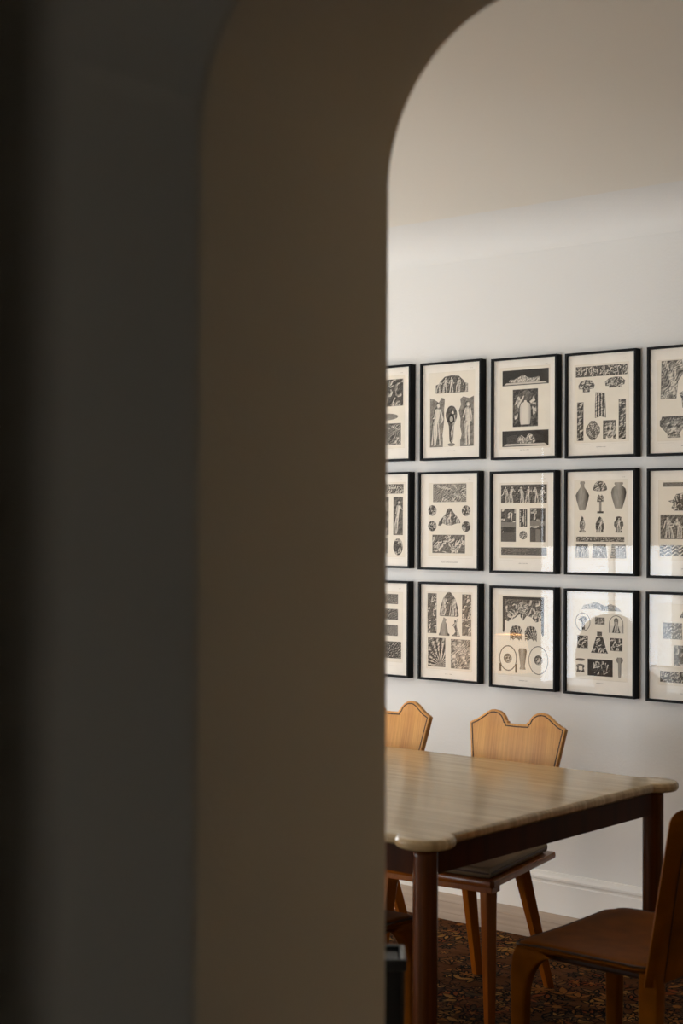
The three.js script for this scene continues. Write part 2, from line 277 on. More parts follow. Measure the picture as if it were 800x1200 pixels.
function plate(draw) {
  const cv = document.createElement('canvas'); cv.width = PW; cv.height = PH; const c = cv.getContext('2d');
  c.fillStyle = `rgb(${PAPER})`; c.fillRect(0, 0, PW, PH);
  const X = (u) => u * PW, Y = (v) => v * PH;
  const api = {
    tint(u0, v0, u1, v1) { c.fillStyle = `rgb(${PLATE})`; c.fillRect(X(u0), Y(v0), X(u1 - u0), Y(v1 - v0)); c.strokeStyle = 'rgba(150,128,96,.35)'; c.lineWidth = 0.7; c.strokeRect(X(u0), Y(v0), X(u1 - u0), Y(v1 - v0)); },
    // a relief patch: box in plate coordinates, an outline (points in box coordinates) or none, tones
    relief(u0, v0, u1, v1, style, o = {}) {
      const w = Math.max(2, Math.round(X(u1 - u0))), h = Math.max(2, Math.round(Y(v1 - v0))), t = document.createElement('canvas'); t.width = w; t.height = h;
      const tc = t.getContext('2d'), im = tc.createImageData(w, h), s = o.seed ?? u0 * 31 + v0 * 57, a = w / h, lo = o.low ?? 0.1, hi = o.high ?? 0.92, mid = o.mid ?? 0.48, k = o.k ?? 1.6;
      const field = reliefField(style, a, s), H = new Float32Array((w + 2) * (h + 2)); if (style !== 'solid') for (let y = 0; y < h + 2; y++) for (let x = 0; x < w + 2; x++) H[y * (w + 2) + x] = field(x / w, y / h);
      for (let y = 0; y < h; y++) for (let x = 0; x < w; x++) {
        let v;
        if (style === 'solid') { const q = x / w - 0.5; v = 0.62 - 1.9 * q * q - 0.34 * q + 0.16 * fbm(x / 9, y / 40, s, 3); } 
        else { const q = H[y * (w + 2) + x], q2 = H[(y + 2) * (w + 2) + x + 2]; v = mid + (style === 'figures' || style === 'feather' ? 0.16 : 0.09) + 1.7 * k / 1.6 * (q - q2) + 0.5 * (q - 0.42); }
        if (o.dark) { const d = o.dark(x / w, y / h); if (d != null) v = d + 0.07 * pn(x / 3, y / 3, s); }
        v = clamp(v + 0.05 * pn(x * 0.9, y * 0.9, s), lo, hi);
        const i = 4 * (y * w + x); for (let q = 0; q < 3; q++) im.data[i + q] = lerp(INK[q], LIGHT[q], v); im.data[i + 3] = 255;
      }
      tc.putImageData(im, 0, 0);
      c.save();
      if (o.outline) { api.path(u0, v0, u1, v1, o.outline, o.smooth); c.clip(); }
      c.drawImage(t, X(u0), Y(v0)); c.restore();
      if (o.line !== 0) { c.strokeStyle = `rgba(40,33,27,${o.line ?? 0.75})`; c.lineWidth = 1.1; if (o.outline) { api.path(u0, v0, u1, v1, o.outline, o.smooth); c.stroke(); } else c.strokeRect(X(u0), Y(v0), w, h); }
    },
    path(u0, v0, u1, v1, pts, smooth) {
      const p = pts.map(([x, y]) => [X(lerp(u0, u1, x)), Y(lerp(v0, v1, y))]); c.beginPath();
      if (!smooth) p.forEach(([x, y], i) => (i ? c.lineTo(x, y) : c.moveTo(x, y)));
      else { const m = (a, b) => [(a[0] + b[0]) / 2, (a[1] + b[1]) / 2], n = p.length; c.moveTo(...m(p[n - 1], p[0])); for (let i = 0; i < n; i++) c.quadraticCurveTo(...p[i], ...m(p[i], p[(i + 1) % n])); }
      c.closePath();
    },
    ring(u, v, ru, rv, w, dash) { c.strokeStyle = 'rgba(40,33,27,.88)'; c.lineWidth = w; c.setLineDash(dash ?? []); c.beginPath(); c.ellipse(X(u), Y(v), X(ru), Y(rv), 0, 0, 7); c.stroke(); c.setLineDash([]); },
    fill(u0, v0, u1, v1, tone, pts, smooth) { c.fillStyle = `rgb(${INK.map((q, i) => Math.round(lerp(q, LIGHT[i], tone)))})`; if (pts) { api.path(u0, v0, u1, v1, pts, smooth); c.fill(); } else c.fillRect(X(u0), Y(v0), X(u1 - u0), Y(v1 - v0)); },
    strokes(list, tone, w) { c.strokeStyle = `rgb(${INK.map((q, i) => Math.round(lerp(q, LIGHT[i], tone)))})`; c.lineWidth = w; c.lineCap = 'round'; for (const l of list) { c.beginPath(); c.moveTo(X(l[0]), Y(l[1])); l.length > 4 ? c.quadraticCurveTo(X(l[2]), Y(l[3]), X(l[4]), Y(l[5])) : c.lineTo(X(l[2]), Y(l[3])); c.stroke(); } },
    caption(v = 0.925, half = 0.07, lines = 1) {                // type too small to read: a row of tiny strokes
      c.fillStyle = 'rgba(70,60,50,.6)'; const r = rng(Math.round(v * 1000 + half * 9000));
      for (let j = 0; j < lines; j++) for (let x = X(0.5 - half); x < X(0.5 + half); x += 3) if (r() > 0.12) c.fillRect(x, Y(v) + j * 6 - r() * 1.5, 1.9, 2.4);
      c.fillRect(X(0.83), Y(0.06), 3, 2); c.fillRect(X(0.85), Y(0.06), 3, 2);
      c.fillStyle = 'rgba(70,60,50,.22)'; for (let x = X(0.12); x < X(0.34); x += 4) { c.fillRect(x, Y(v) - 15, 2.6, 1); c.fillRect(PW - x - 3, Y(v) - 15, 2.6, 1); }
    },
  };
  draw(api);
  const im = c.getImageData(0, 0, PW, PH);                       // paper tooth
  for (let y = 0; y < PH; y++) for (let x = 0; x < PW; x++) { const i = 4 * (y * PW + x), n = 5 * pn(x / 2.2, y / 2.2, 3) + 7 * fbm(x / 60, y / 60, 5, 2); for (let q = 0; q < 3; q++) im.data[i + q] = clamp(im.data[i + q] + n, 0, 255); }
  c.putImageData(im, 0, 0);
  const t = new THREE.CanvasTexture(cv); t.colorSpace = THREE.SRGBColorSpace; t.anisotropy = 8; return t;
}
const circle = (n = 20, sx = 0.5, sy = 0.5) => Array.from({ length: n }, (_, i) => [0.5 + sx * Math.cos(i / n * 6.2832), 0.5 + sy * Math.sin(i / n * 6.2832)]);
const mirror = (half) => [...half, ...half.slice().reverse().map(([x, y]) => [1 - x, y])];   // half outline on the left, top to bottom
const dome = mirror([[0.5, 0], [0.3, 0.03], [0.12, 0.25], [0.03, 0.6], [0, 1]]);
const VASE_A = mirror([[0.35, 0], [0.33, 0.06], [0.38, 0.1], [0.36, 0.2], [0.1, 0.38], [0, 0.48], [0.06, 0.65], [0.24, 0.92], [0.28, 1]]);
const VASE_B = mirror([[0.24, 0], [0.22, 0.05], [0.28, 0.1], [0.24, 0.14], [0.06, 0.24], [0, 0.38], [0.06, 0.6], [0.22, 0.9], [0.27, 1]]);
const FIGURINE = [[0.45, 0], [0.6, 0.08], [0.75, 0.25], [0.9, 0.5], [0.85, 0.7], [0.7, 0.86], [0.95, 0.92], [0.95, 1], [0.05, 1], [0.05, 0.92], [0.25, 0.86], [0.1, 0.65], [0.12, 0.4], [0.3, 0.2]];

const darkScene = (p, u0, v0, u1, v1, kind) => {
  p.fill(u0, v0, u1, v1, 0.08); const w = u1 - u0, h = v1 - v0;
  p.fill(u0 + w * 0.03, v1 - h * 0.17, u1 - w * 0.03, v1 - h * 0.05, 0.85, [[0.06, 0], [0.94, 0], [1, 1], [0, 1]]);
  if (kind === 0) { p.relief(u0 + w * 0.13, v0 + h * 0.3, u0 + w * 0.82, v1 - h * 0.17, 'foliage', { outline: [[0, 1], [0.02, 0.6], [0.2, 0.55], [0.35, 0.3], [0.5, 0.0], [0.56, 0.3], [0.7, 0.55], [0.85, 0.45], [0.97, 0.3], [1, 0.8], [0.98, 1]], smooth: true, mid: 0.72, low: 0.3, line: 0 }); }
  else {
    p.relief(u0 + w * 0.3, v0 + h * 0.2, u0 + w * 0.72, v1 - h * 0.17, 'foliage', { outline: [[0, 1], [0.05, 0.5], [0.25, 0.1], [0.4, 0.3], [0.5, 0.5], [0.62, 0], [0.85, 0.1], [1, 0.6], [1, 1]], smooth: true, mid: 0.62, low: 0.2, line: 0 });
    p.strokes([0, 1, 2, 3, 4, 5, 6, 7].map((i) => [u0 + w * 0.32, v0 + h * (0.3 + 0.07 * i), u0 + w * 0.2, v0 + h * (0.3 + 0.08 * i), u0 + w * 0.1, v0 + h * (0.42 + 0.05 * i)]), 0.62, 1);
    p.strokes([0, 1, 2, 3].map((i) => [u0 + w * 0.7, v0 + h * (0.35 + 0.1 * i), u0 + w * 0.78, v0 + h * (0.3 + 0.1 * i), u0 + w * 0.86, v0 + h * (0.4 + 0.09 * i)]), 0.42, 1);
  }
};
const PLATES = {
  c1r1(p) { p.tint(0.1, 0.09, 0.9, 0.88); p.relief(0.3, 0.13, 0.87, 0.42, 'foliage', { mid: 0.36 }); p.relief(0.12, 0.13, 0.26, 0.5, 'foliage'); p.relief(0.3, 0.5, 0.78, 0.57, 'panel', { outline: circle(), smooth: true }); p.relief(0.35, 0.61, 0.83, 0.84, 'feather', { k: 1.1, mid: 0.42 }); p.caption(); },
  c2r1(p) {
    p.tint(0.1, 0.09, 0.9, 0.88); p.relief(0.23, 0.13, 0.78, 0.31, 'figures', { outline: mirror([[0.5, 0], [0.28, 0.05], [0.12, 0.35], [0.1, 0.46], [0, 0.52], [0, 1]]), smooth: false, mid: 0.4 });
    p.relief(0.13, 0.36, 0.38, 0.88, 'figures', { outline: [[0, 0], [0.3, 0.03], [0.6, 0.1], [0.8, 0], [1, 0.02], [1, 0.12], [0.95, 0.25], [0.98, 0.42], [0.92, 0.6], [0.85, 0.78], [0.88, 0.82], [0.88, 1], [0, 1]], mid: 0.56 });
    p.relief(0.63, 0.36, 0.88, 0.88, 'figures', { outline: [[1, 0], [0.7, 0.04], [0.3, 0], [0.1, 0.04], [0.15, 0.16], [0, 0.28], [0.12, 0.45], [0.1, 0.6], [0.2, 0.75], [0.15, 0.84], [0.1, 0.88], [0.1, 1], [1, 1]], mid: 0.52, seed: 8 });
    p.relief(0.4, 0.45, 0.6, 0.84, 'figures', { outline: mirror([[0.5, 0], [0.25, 0.02], [0.04, 0.15], [0, 0.28], [0.12, 0.4], [0.28, 0.5], [0.32, 0.7], [0.34, 1]]), smooth: true, mid: 0.36, seed: 3 });
    p.fill(0.44, 0.53, 0.56, 0.63, 0.05, dome, true); p.fill(0.47, 0.56, 0.53, 0.62, 0.75, circle(), true); p.relief(0.44, 0.845, 0.56, 0.875, 'panel', { outline: circle(), smooth: true }); p.caption();
  },
  c3r1(p) {
    p.tint(0.1, 0.08, 0.9, 0.91); darkScene(p, 0.14, 0.11, 0.88, 0.265, 0);
    p.relief(0.31, 0.31, 0.71, 0.69, 'panel', { mid: 0.22, high: 0.4 });
    p.relief(0.335, 0.32, 0.69, 0.64, 'foliage', { outline: [[0, 1], [0.0, 0.5], [0.12, 0.2], [0.4, 0], [0.65, 0], [0.9, 0.2], [1, 0.5], [0.98, 1], [0.84, 0.8], [0.8, 0.5], [0.66, 0.32], [0.5, 0.28], [0.34, 0.32], [0.2, 0.5], [0.16, 0.9]], smooth: true, mid: 0.5, line: 0 });
    p.relief(0.42, 0.42, 0.6, 0.67, 'solid', { outline: mirror([[0.4, 0], [0.36, 0.08], [0.12, 0.13], [0, 0.3], [0, 0.7], [0.06, 0.95], [0.1, 1]]), dark: (x, y) => 0.98 - 1.1 * (x - 0.42) * (x - 0.42), line: 0.4 });
    darkScene(p, 0.14, 0.73, 0.88, 0.89, 1); p.caption();
  },
  c4r1(p) {
    p.tint(0.1, 0.1, 0.91, 0.87); p.relief(0.12, 0.12, 0.88, 0.22, 'foliage', { mid: 0.38 });
    const cap = [[0.28, 1], [0.28, 0.75], [0.02, 0.72], [0, 0.45], [0.15, 0.12], [0.5, 0], [0.85, 0.1], [1, 0.45], [0.95, 0.72], [0.7, 0.75], [0.7, 1]];
    p.relief(0.16, 0.25, 0.4, 0.37, 'foliage', { outline: cap, mid: 0.42 }); p.relief(0.56, 0.24, 0.85, 0.34, 'foliage', { outline: [[0.2, 1], [0.2, 0.82], [0.02, 0.8], [0, 0.4], [0.2, 0.1], [0.5, 0], [0.8, 0.05], [1, 0.4], [0.96, 0.75], [0.8, 0.8], [0.8, 1]], mid: 0.42 });
    p.relief(0.41, 0.38, 0.57, 0.63, 'fluted', { outline: [[0.05, 0], [0.9, 0.04], [0.96, 0.5], [1, 1], [0.5, 0.94], [0, 1], [0, 0.5]], mid: 0.5 });
    p.relief(0.14, 0.47, 0.235, 0.85, 'panel', { mid: 0.42, k: 2 }); p.relief(0.76, 0.46, 0.86, 0.85, 'panel', { mid: 0.46, k: 2 });
    p.relief(0.275, 0.66, 0.48, 0.845, 'feather', { outline: [[0.35, 0], [0.65, 0], [1, 0.35], [1, 0.65], [0.65, 1], [0.35, 1], [0, 0.65], [0, 0.35]], mid: 0.42, k: 0.8 });
    p.relief(0.53, 0.66, 0.72, 0.84, 'mask', { outline: [[0, 0], [1, 0], [1, 1], [0.8, 1], [0.78, 0.8], [0.6, 0.95], [0.4, 0.95], [0.22, 0.8], [0.2, 1], [0, 1]] }); p.caption(0.915);
  },
  c5r1(p) {
    p.tint(0.1, 0.11, 0.92, 0.88); p.relief(0.15, 0.12, 0.47, 0.48, 'feather', { outline: [[0.04, 0], [0.92, 0], [1, 0.32], [0.75, 0.55], [0.68, 1], [0, 1]], mid: 0.5, k: 0.9 }); p.relief(0.57, 0.12, 0.87, 0.38, 'foliage');
    p.relief(0.41, 0.4, 0.63, 0.57, 'foliage', { outline: [[0, 0.2], [0.5, 0], [1, 0.2], [0.9, 0.45], [0.7, 0.4], [0.5, 0.35], [0.35, 0.6], [0.3, 1], [0.2, 1], [0.15, 0.5]], mid: 0.35 });
    const urn = [[0.08, 0], [0.92, 0], [0.95, 0.1], [1, 0.18], [1, 0.42], [0.75, 0.8], [0.8, 1], [0.3, 1], [0.3, 0.84], [0, 0.42], [0, 0.18], [0.06, 0.12]];
    p.relief(0.14, 0.65, 0.5, 0.85, 'mask', { outline: urn, mid: 0.38 }); p.relief(0.58, 0.63, 0.86, 0.84, 'foliage', { outline: urn }); p.caption(0.93);
  },
  c1r2(p) { p.tint(0.1, 0.09, 0.92, 0.9); p.relief(0.2, 0.11, 0.89, 0.21, 'foliage'); p.relief(0.71, 0.25, 0.88, 0.66, 'figures', { mid: 0.4 }); p.relief(0.18, 0.25, 0.62, 0.66, 'foliage'); p.relief(0.71, 0.7, 0.88, 0.88, 'foliage', { outline: circle(), smooth: true, mid: 0.4 }); p.relief(0.2, 0.7, 0.6, 0.86, 'figures'); p.caption(0.945); },
  c2r2(p) {
    p.tint(0.14, 0.1, 0.9, 0.87); p.relief(0.22, 0.11, 0.79, 0.3, 'feather', { mid: 0.56, k: 0.8, seed: 5 });
    for (const [u, v] of [[0.205, 0.39], [0.205, 0.555], [0.79, 0.395], [0.79, 0.56]]) p.relief(u - 0.072, v - 0.055, u + 0.072, v + 0.055, 'foliage', { outline: circle(), smooth: true, mid: 0.38, seed: u * 3 + v });
    p.relief(0.31, 0.37, 0.69, 0.55, 'figures', { outline: [[0.5, 0], [0.6, 0.02], [0.7, 0.25], [0.97, 0.68], [1, 0.85], [0.85, 0.86], [0.6, 0.97], [0.4, 0.97], [0.2, 0.85], [0.1, 1], [0, 0.98], [0.05, 0.75], [0.35, 0.3], [0.4, 0.05]], mid: 0.42, seed: 2 });
    p.relief(0.21, 0.65, 0.77, 0.84, 'foliage', { mid: 0.55, k: 1.2 }); p.caption(0.925, 0.15, 2);
  },
  c3r2(p) {
    p.tint(0.12, 0.1, 0.89, 0.87); p.relief(0.14, 0.12, 0.87, 0.305, 'figures', { mid: 0.34, seed: 12 });
    p.relief(0.14, 0.365, 0.38, 0.7, 'foliage', { mid: 0.42, dark: (x, y) => (y > 0.72 ? 0.3 : y > 0.55 && Math.abs(x - 0.5) < 0.34 ? 0.16 : y > 0.4 && y < 0.55 ? 0.5 : null) });
    p.relief(0.44, 0.37, 0.56, 0.545, 'fluted', { mid: 0.32, dark: (x, y) => (Math.abs(x - 0.5) < 0.14 && y > 0.4 && y < 0.75 ? 0.8 : null) });
    p.relief(0.61, 0.36, 0.85, 0.7, 'foliage', { mid: 0.38, dark: (x, y) => (y > 0.62 ? 0.28 + 0.2 * (Math.abs(x - 0.5) < 0.15) : y > 0.38 && y < 0.52 ? 0.5 : null) });
    p.relief(0.44, 0.59, 0.56, 0.675, 'panel', { outline: circle(), smooth: true, mid: 0.62 }); p.ring(0.5, 0.632, 0.035, 0.026, 1, [2, 2]);
    p.relief(0.145, 0.76, 0.87, 0.835, 'panel', { mid: 0.3, k: 0.8 }); p.strokes(Array.from({ length: 20 }, (_, i) => [0.24 + 0.018 * i, 0.785, 0.24 + 0.018 * i, 0.795]), 0.7, 1.2); p.caption(0.92);
  },
  c4r2(p) {
    p.tint(0.11, 0.085, 0.9, 0.87); p.relief(0.13, 0.1, 0.33, 0.38, 'solid', { outline: VASE_A }); p.relief(0.66, 0.115, 0.88, 0.365, 'solid', { outline: VASE_B });
    p.relief(0.39, 0.1, 0.6, 0.195, 'foliage', { outline: dome, smooth: true, mid: 0.45 });
    p.relief(0.45, 0.23, 0.55, 0.3, 'foliage', { outline: mirror([[0.5, 0.3], [0.3, 0], [0.08, 0.3], [0, 1]]), mid: 0.42 }); p.relief(0.485, 0.295, 0.512, 0.4, 'solid', {}); p.relief(0.455, 0.395, 0.545, 0.412, 'panel', { mid: 0.1, k: 0.3 });
    p.relief(0.18, 0.44, 0.28, 0.6, 'figures', { outline: FIGURINE, mid: 0.36 }); p.relief(0.425, 0.445, 0.56, 0.6, 'figures', { outline: mirror([[0.5, 0], [0.3, 0.12], [0.05, 0.45], [0.05, 0.75], [0.15, 0.86], [0.1, 1]]), mid: 0.32, seed: 4 }); p.relief(0.7, 0.445, 0.84, 0.6, 'figures', { outline: mirror([[0.42, 0], [0.22, 0.05], [0.26, 0.18], [0.05, 0.35], [0.02, 0.55], [0.3, 0.86], [0.18, 0.92], [0.18, 1]]), mid: 0.36, seed: 6 });
    p.relief(0.14, 0.645, 0.85, 0.69, 'foliage', { mid: 0.42 });
    const trap = [[0.08, 0], [0.92, 0], [1, 1], [0, 1]]; p.relief(0.12, 0.72, 0.33, 0.85, 'figures', { outline: trap, mid: 0.4, seed: 1 }); p.relief(0.38, 0.72, 0.6, 0.85, 'feather', { outline: trap, k: 0.7 }); p.relief(0.65, 0.72, 0.88, 0.85, 'panel', { outline: [[0.1, 0], [0.95, 0], [1, 1], [0, 1]], mid: 0.58 }); p.caption(0.93);
  },
  c5r2(p) {
    p.tint(0.12, 0.09, 0.9, 0.85); p.relief(0.18, 0.115, 0.8, 0.152, 'fluted', { mid: 0.4 });
    p.relief(0.26, 0.2, 0.8, 0.38, 'foliage', { outline: [[0, 0.5], [0.12, 0.45], [0.2, 0.15], [0.35, 0.1], [0.5, 0], [0.7, 0.08], [0.85, 0.3], [1, 0.5], [0.95, 0.8], [0.9, 1], [0.15, 1], [0.08, 0.85], [0.14, 0.65]], mid: 0.36 }); p.ring(0.46, 0.3, 0.055, 0.042, 2); p.ring(0.46, 0.3, 0.025, 0.02, 2);
    p.relief(0.15, 0.42, 0.86, 0.65, 'figures', { mid: 0.44, seed: 9 }); p.relief(0.14, 0.71, 0.86, 0.81, 'wave', { mid: 0.45, k: 1.1 }); p.caption(0.93);
  },
  c1r3(p) { p.tint(0.12, 0.1, 0.9, 0.86); for (const [a, b] of [[0.125, 0.23], [0.287, 0.4], [0.46, 0.575]]) { p.relief(0.52, a, 0.81, b, a > 0.4 ? 'fluted' : 'panel', { mid: 0.38, k: 1 }); p.relief(0.16, a, 0.44, b, 'foliage'); } p.relief(0.5, 0.64, 0.87, 0.82, 'panel', { mid: 0.32, k: 1 }); p.caption(0.93); },
  c2r3(p) {
    p.tint(0.1, 0.08, 0.89, 0.9); p.relief(0.12, 0.1, 0.275, 0.52, 'foliage', { mid: 0.48, k: 2 }); p.relief(0.72, 0.1, 0.87, 0.53, 'foliage', { mid: 0.5, k: 2, seed: 4 });
    p.relief(0.33, 0.08, 0.66, 0.335, 'figures', { outline: mirror([[0.5, 0], [0.4, 0.03], [0.2, 0.25], [0.06, 0.6], [0, 0.95], [0.03, 1]]), smooth: false, mid: 0.42, seed: 21 });
    p.relief(0.32, 0.35, 0.5, 0.54, 'solid', { outline: [[0.45, 0], [0.75, 0.12], [0.6, 0.2], [0.75, 0.4], [0.85, 0.85], [1, 0.92], [1, 1], [0, 1], [0, 0.92], [0.1, 0.85], [0.15, 0.5], [0.4, 0.15]] });
    p.relief(0.54, 0.35, 0.68, 0.54, 'figures', { outline: [[0.35, 0.1], [0.55, 0.15], [0.8, 0], [0.6, 0.25], [0.6, 0.5], [0.85, 0.8], [1, 1], [0, 1], [0.3, 0.9], [0.5, 0.75], [0.3, 0.5], [0.1, 0.42], [0.35, 0.3]], mid: 0.4 });
    p.relief(0.13, 0.57, 0.43, 0.875, 'rays', { mid: 0.52, k: 2 }); p.relief(0.53, 0.575, 0.86, 0.88, 'feather', { mid: 0.56, k: 0.7 }); p.caption(0.945);
  },
  c3r3(p) {
    p.tint(0.1, 0.07, 0.9, 0.89); p.fill(0.17, 0.085, 0.83, 0.115, 0.1); p.fill(0.17, 0.085, 0.205, 0.46, 0.12, [[0, 0], [1, 0], [1, 0.9], [0.5, 1], [0, 0.95]]); p.fill(0.79, 0.085, 0.83, 0.48, 0.12, [[0, 0], [1, 0], [1, 0.95], [0.5, 1], [0, 0.9]]);
    p.relief(0.21, 0.115, 0.79, 0.34, 'foliage', { outline: [[0, 0], [1, 0], [1, 0.9], [0.85, 1], [0.75, 0.8], [0.6, 0.7], [0.5, 0.95], [0.4, 0.7], [0.25, 0.85], [0.1, 1], [0, 0.95]], mid: 0.44, k: 2, line: 0 }); p.relief(0.41, 0.125, 0.59, 0.265, 'feather', { outline: circle(), smooth: true, mid: 0.55 }); p.ring(0.5, 0.195, 0.09, 0.07, 2);
    const shell = mirror([[0.5, 0], [0.2, 0.05], [0, 0.4], [0.02, 1], [0.15, 0.85], [0.25, 1], [0.4, 0.85]]); p.relief(0.29, 0.38, 0.49, 0.53, 'rays', { outline: shell, mid: 0.36, k: 2 }); p.relief(0.53, 0.38, 0.72, 0.53, 'rays', { outline: shell, mid: 0.36, k: 2 });
    p.ring(0.26, 0.715, 0.135, 0.125, 4.5); p.ring(0.26, 0.715, 0.135, 0.125, 2.2, [2, 3]); p.fill(0.12, 0.77, 0.15, 0.85, 0.15); p.fill(0.375, 0.77, 0.405, 0.86, 0.15); p.ring(0.745, 0.72, 0.15, 0.14, 3.2);
    for (const u of [0.255, 0.745]) p.relief(u - 0.065, 0.67, u + 0.065, 0.765, 'mask', { outline: circle(), smooth: true, mid: 0.3 }); p.relief(0.43, 0.61, 0.56, 0.82, 'solid', { outline: mirror([[0.1, 0], [0, 0.12], [0.1, 0.4], [0.25, 0.85], [0.15, 1]]) }); p.caption(0.935);
  },
  c4r3(p) {
    p.tint(0.1, 0.08, 0.9, 0.865); p.relief(0.23, 0.105, 0.81, 0.185, 'foliage', { outline: [[0, 0.9], [0.05, 0.4], [0.2, 0.3], [0.35, 0], [0.5, 0.25], [0.6, 0.5], [0.75, 0.2], [0.9, 0.5], [1, 1], [0.5, 1], [0.4, 0.8], [0.1, 0.85]], mid: 0.4 });
    p.ring(0.245, 0.305, 0.108, 0.088, 2.6); p.relief(0.18, 0.245, 0.32, 0.38, 'foliage', { outline: [[0.35, 1], [0.38, 0.5], [0, 0.3], [0.3, 0.05], [0.7, 0.05], [1, 0.3], [0.65, 0.5], [0.68, 1]], mid: 0.4 });
    p.relief(0.43, 0.255, 0.57, 0.32, 'foliage', { mid: 0.45 }); p.ring(0.74, 0.31, 0.1, 0.08, 2.4); p.fill(0.63, 0.33, 0.85, 0.4, 0.9); p.strokes([[0.64, 0.31, 0.64, 0.395], [0.84, 0.31, 0.84, 0.395]], 0.1, 2.4); p.relief(0.68, 0.25, 0.8, 0.395, 'figures', { outline: mirror([[0.5, 0], [0.25, 0.1], [0.3, 0.5], [0, 1]]), mid: 0.4 });
    p.relief(0.165, 0.44, 0.32, 0.56, 'foliage', { mid: 0.36 }); p.relief(0.655, 0.45, 0.83, 0.57, 'foliage', { mid: 0.36, seed: 7 }); p.relief(0.37, 0.44, 0.62, 0.6, 'foliage', { outline: mirror([[0.5, 0], [0.3, 0.06], [0.2, 0.4], [0.1, 0.8], [0, 1]]), mid: 0.36 }); p.relief(0.46, 0.395, 0.53, 0.435, 'panel', { mid: 0.15 });
    p.relief(0.14, 0.665, 0.28, 0.688, 'panel', { outline: circle(), smooth: true, mid: 0.25 }); p.relief(0.15, 0.72, 0.275, 0.8, 'panel', { mid: 0.28, outline: mirror([[0.5, 0], [0.2, 0.05], [0, 0.2], [0.15, 0.5], [0, 1], [0.3, 1]]) }); p.fill(0.185, 0.74, 0.24, 0.78, 0.95);
    p.relief(0.32, 0.665, 0.69, 0.825, 'foliage', { mid: 0.3, dark: (x, y) => (Math.hypot((x - 0.5) * 1.1, y - 0.5) > 0.42 ? 0.14 : null) }); p.relief(0.745, 0.635, 0.84, 0.835, 'solid', { outline: mirror([[0.5, 0], [0.15, 0], [0, 0.1], [0.1, 0.22], [0.28, 0.26], [0.3, 0.8], [0.35, 0.95]]) }); p.caption(0.895, 0.05);
  },
  c5r3(p) { p.tint(0.13, 0.09, 0.9, 0.86); p.relief(0.43, 0.125, 0.8, 0.215, 'panel', { outline: [[0.2, 0], [0.85, 0], [1, 1], [0, 1]] }); p.relief(0.2, 0.27, 0.46, 0.42, 'panel', { mid: 0.45, k: 1 }); p.relief(0.56, 0.27, 0.85, 0.42, 'foliage'); p.relief(0.35, 0.48, 0.72, 0.67, 'foliage', { mid: 0.34 }); p.relief(0.16, 0.73, 0.5, 0.83, 'foliage', { mid: 0.3 }); p.relief(0.6, 0.72, 0.84, 0.83, 'figures'); p.caption(0.93); },
};
// lower left corner of each frame on the wall, in metres, and what sets its print apart
const FRAMES = [
  ['c1r1', -4.1278, 1.7177, 'black frame with a print of dark reliefs, top row end next to the lunette print'],
  ['c2r1', -3.7786, 1.7154, 'black framed print of a domed lunette over standing figures and an upright mummy shape'],
  ['c3r1', -3.4318, 1.7091, 'black framed print of a white vase between two black landscape panels'],
  ['c4r1', -3.0960, 1.7056, 'black framed print of two capitals, an octagon and a mask below a long frieze'],
  ['c5r1', -2.7518, 1.7043, 'black framed print of a tapering bracket above a wide footed urn'],
  ['c1r2', -4.1300, 1.2814, 'black framed print with a tall relief strip above a dark upright oval'],
  ['c2r2', -3.7875, 1.2781, 'black framed print of a triangular ornament ringed by four small oval medallions'],
  ['c3r2', -3.4364, 1.2729, 'black framed print of two tall dark reliefs flanking a small round disc'],
  ['c4r2', -3.0983, 1.2724, 'black framed print of two amphora vases above a row of three figurines'],
  ['c5r2', -2.7514, 1.2685, 'black framed print of a scroll ornament above a relief and a wavy border'],
  ['c1r3', -4.1335, 0.8381, 'black framed print with a column of small stacked rectangular panels'],
  ['c2r3', -3.7849, 0.8380, 'black framed print of a pointed arch relief over a bell figure and a dancer'],
  ['c3r3', -3.4361, 0.8316, 'black framed print of two large rings under a hanging ornamental canopy'],
  ['c4r3', -3.0993, 0.8298, 'black framed print of a bell shape, an oval ring and a dark oval-centred panel'],
  ['c5r3', -2.7546, 0.8280, 'black framed print of scattered small square reliefs, beside the bell print'],
];
{
  const w = 0.3004, h = 0.3914, d = 0.0352, b = 0.009, glassZ = d - 0.006, printZ = d - 0.011;
  const s = rectShape(-w / 2, w / 2, 0, h); s.holes.push(rectHole(-w / 2 + b, w / 2 - b, b, h - b));
  const frameG = extrude(s, d, 0.0008, 1), iw = w - 2 * b + 0.002, ih = h - 2 * b + 0.002;
  const glassG = new THREE.PlaneGeometry(iw, ih), printG = new THREE.PlaneGeometry(iw, ih); glassG.translate(0, h / 2, glassZ); printG.translate(0, h / 2, printZ);
  const backG = box(-iw / 2, iw / 2, (h - ih) / 2, (h + ih) / 2, 0.004, printZ - 0.001);
  for (const [id, x, y, label] of FRAMES) {
    const g = thing('picture_frame', label, 'picture frame', [x + w / 2, y, 0.0005], 0, 'framed prints hung in three rows on the wall');
    mesh('frame', frameG, M.frame, g);
    mesh('backing_board', backG, M.backing, g);
    mesh('print', printG, std({ map: plate(PLATES[id]), roughness: 0.95 }), g);
    mesh('glass', glassG, M.glass, g);
  }
}

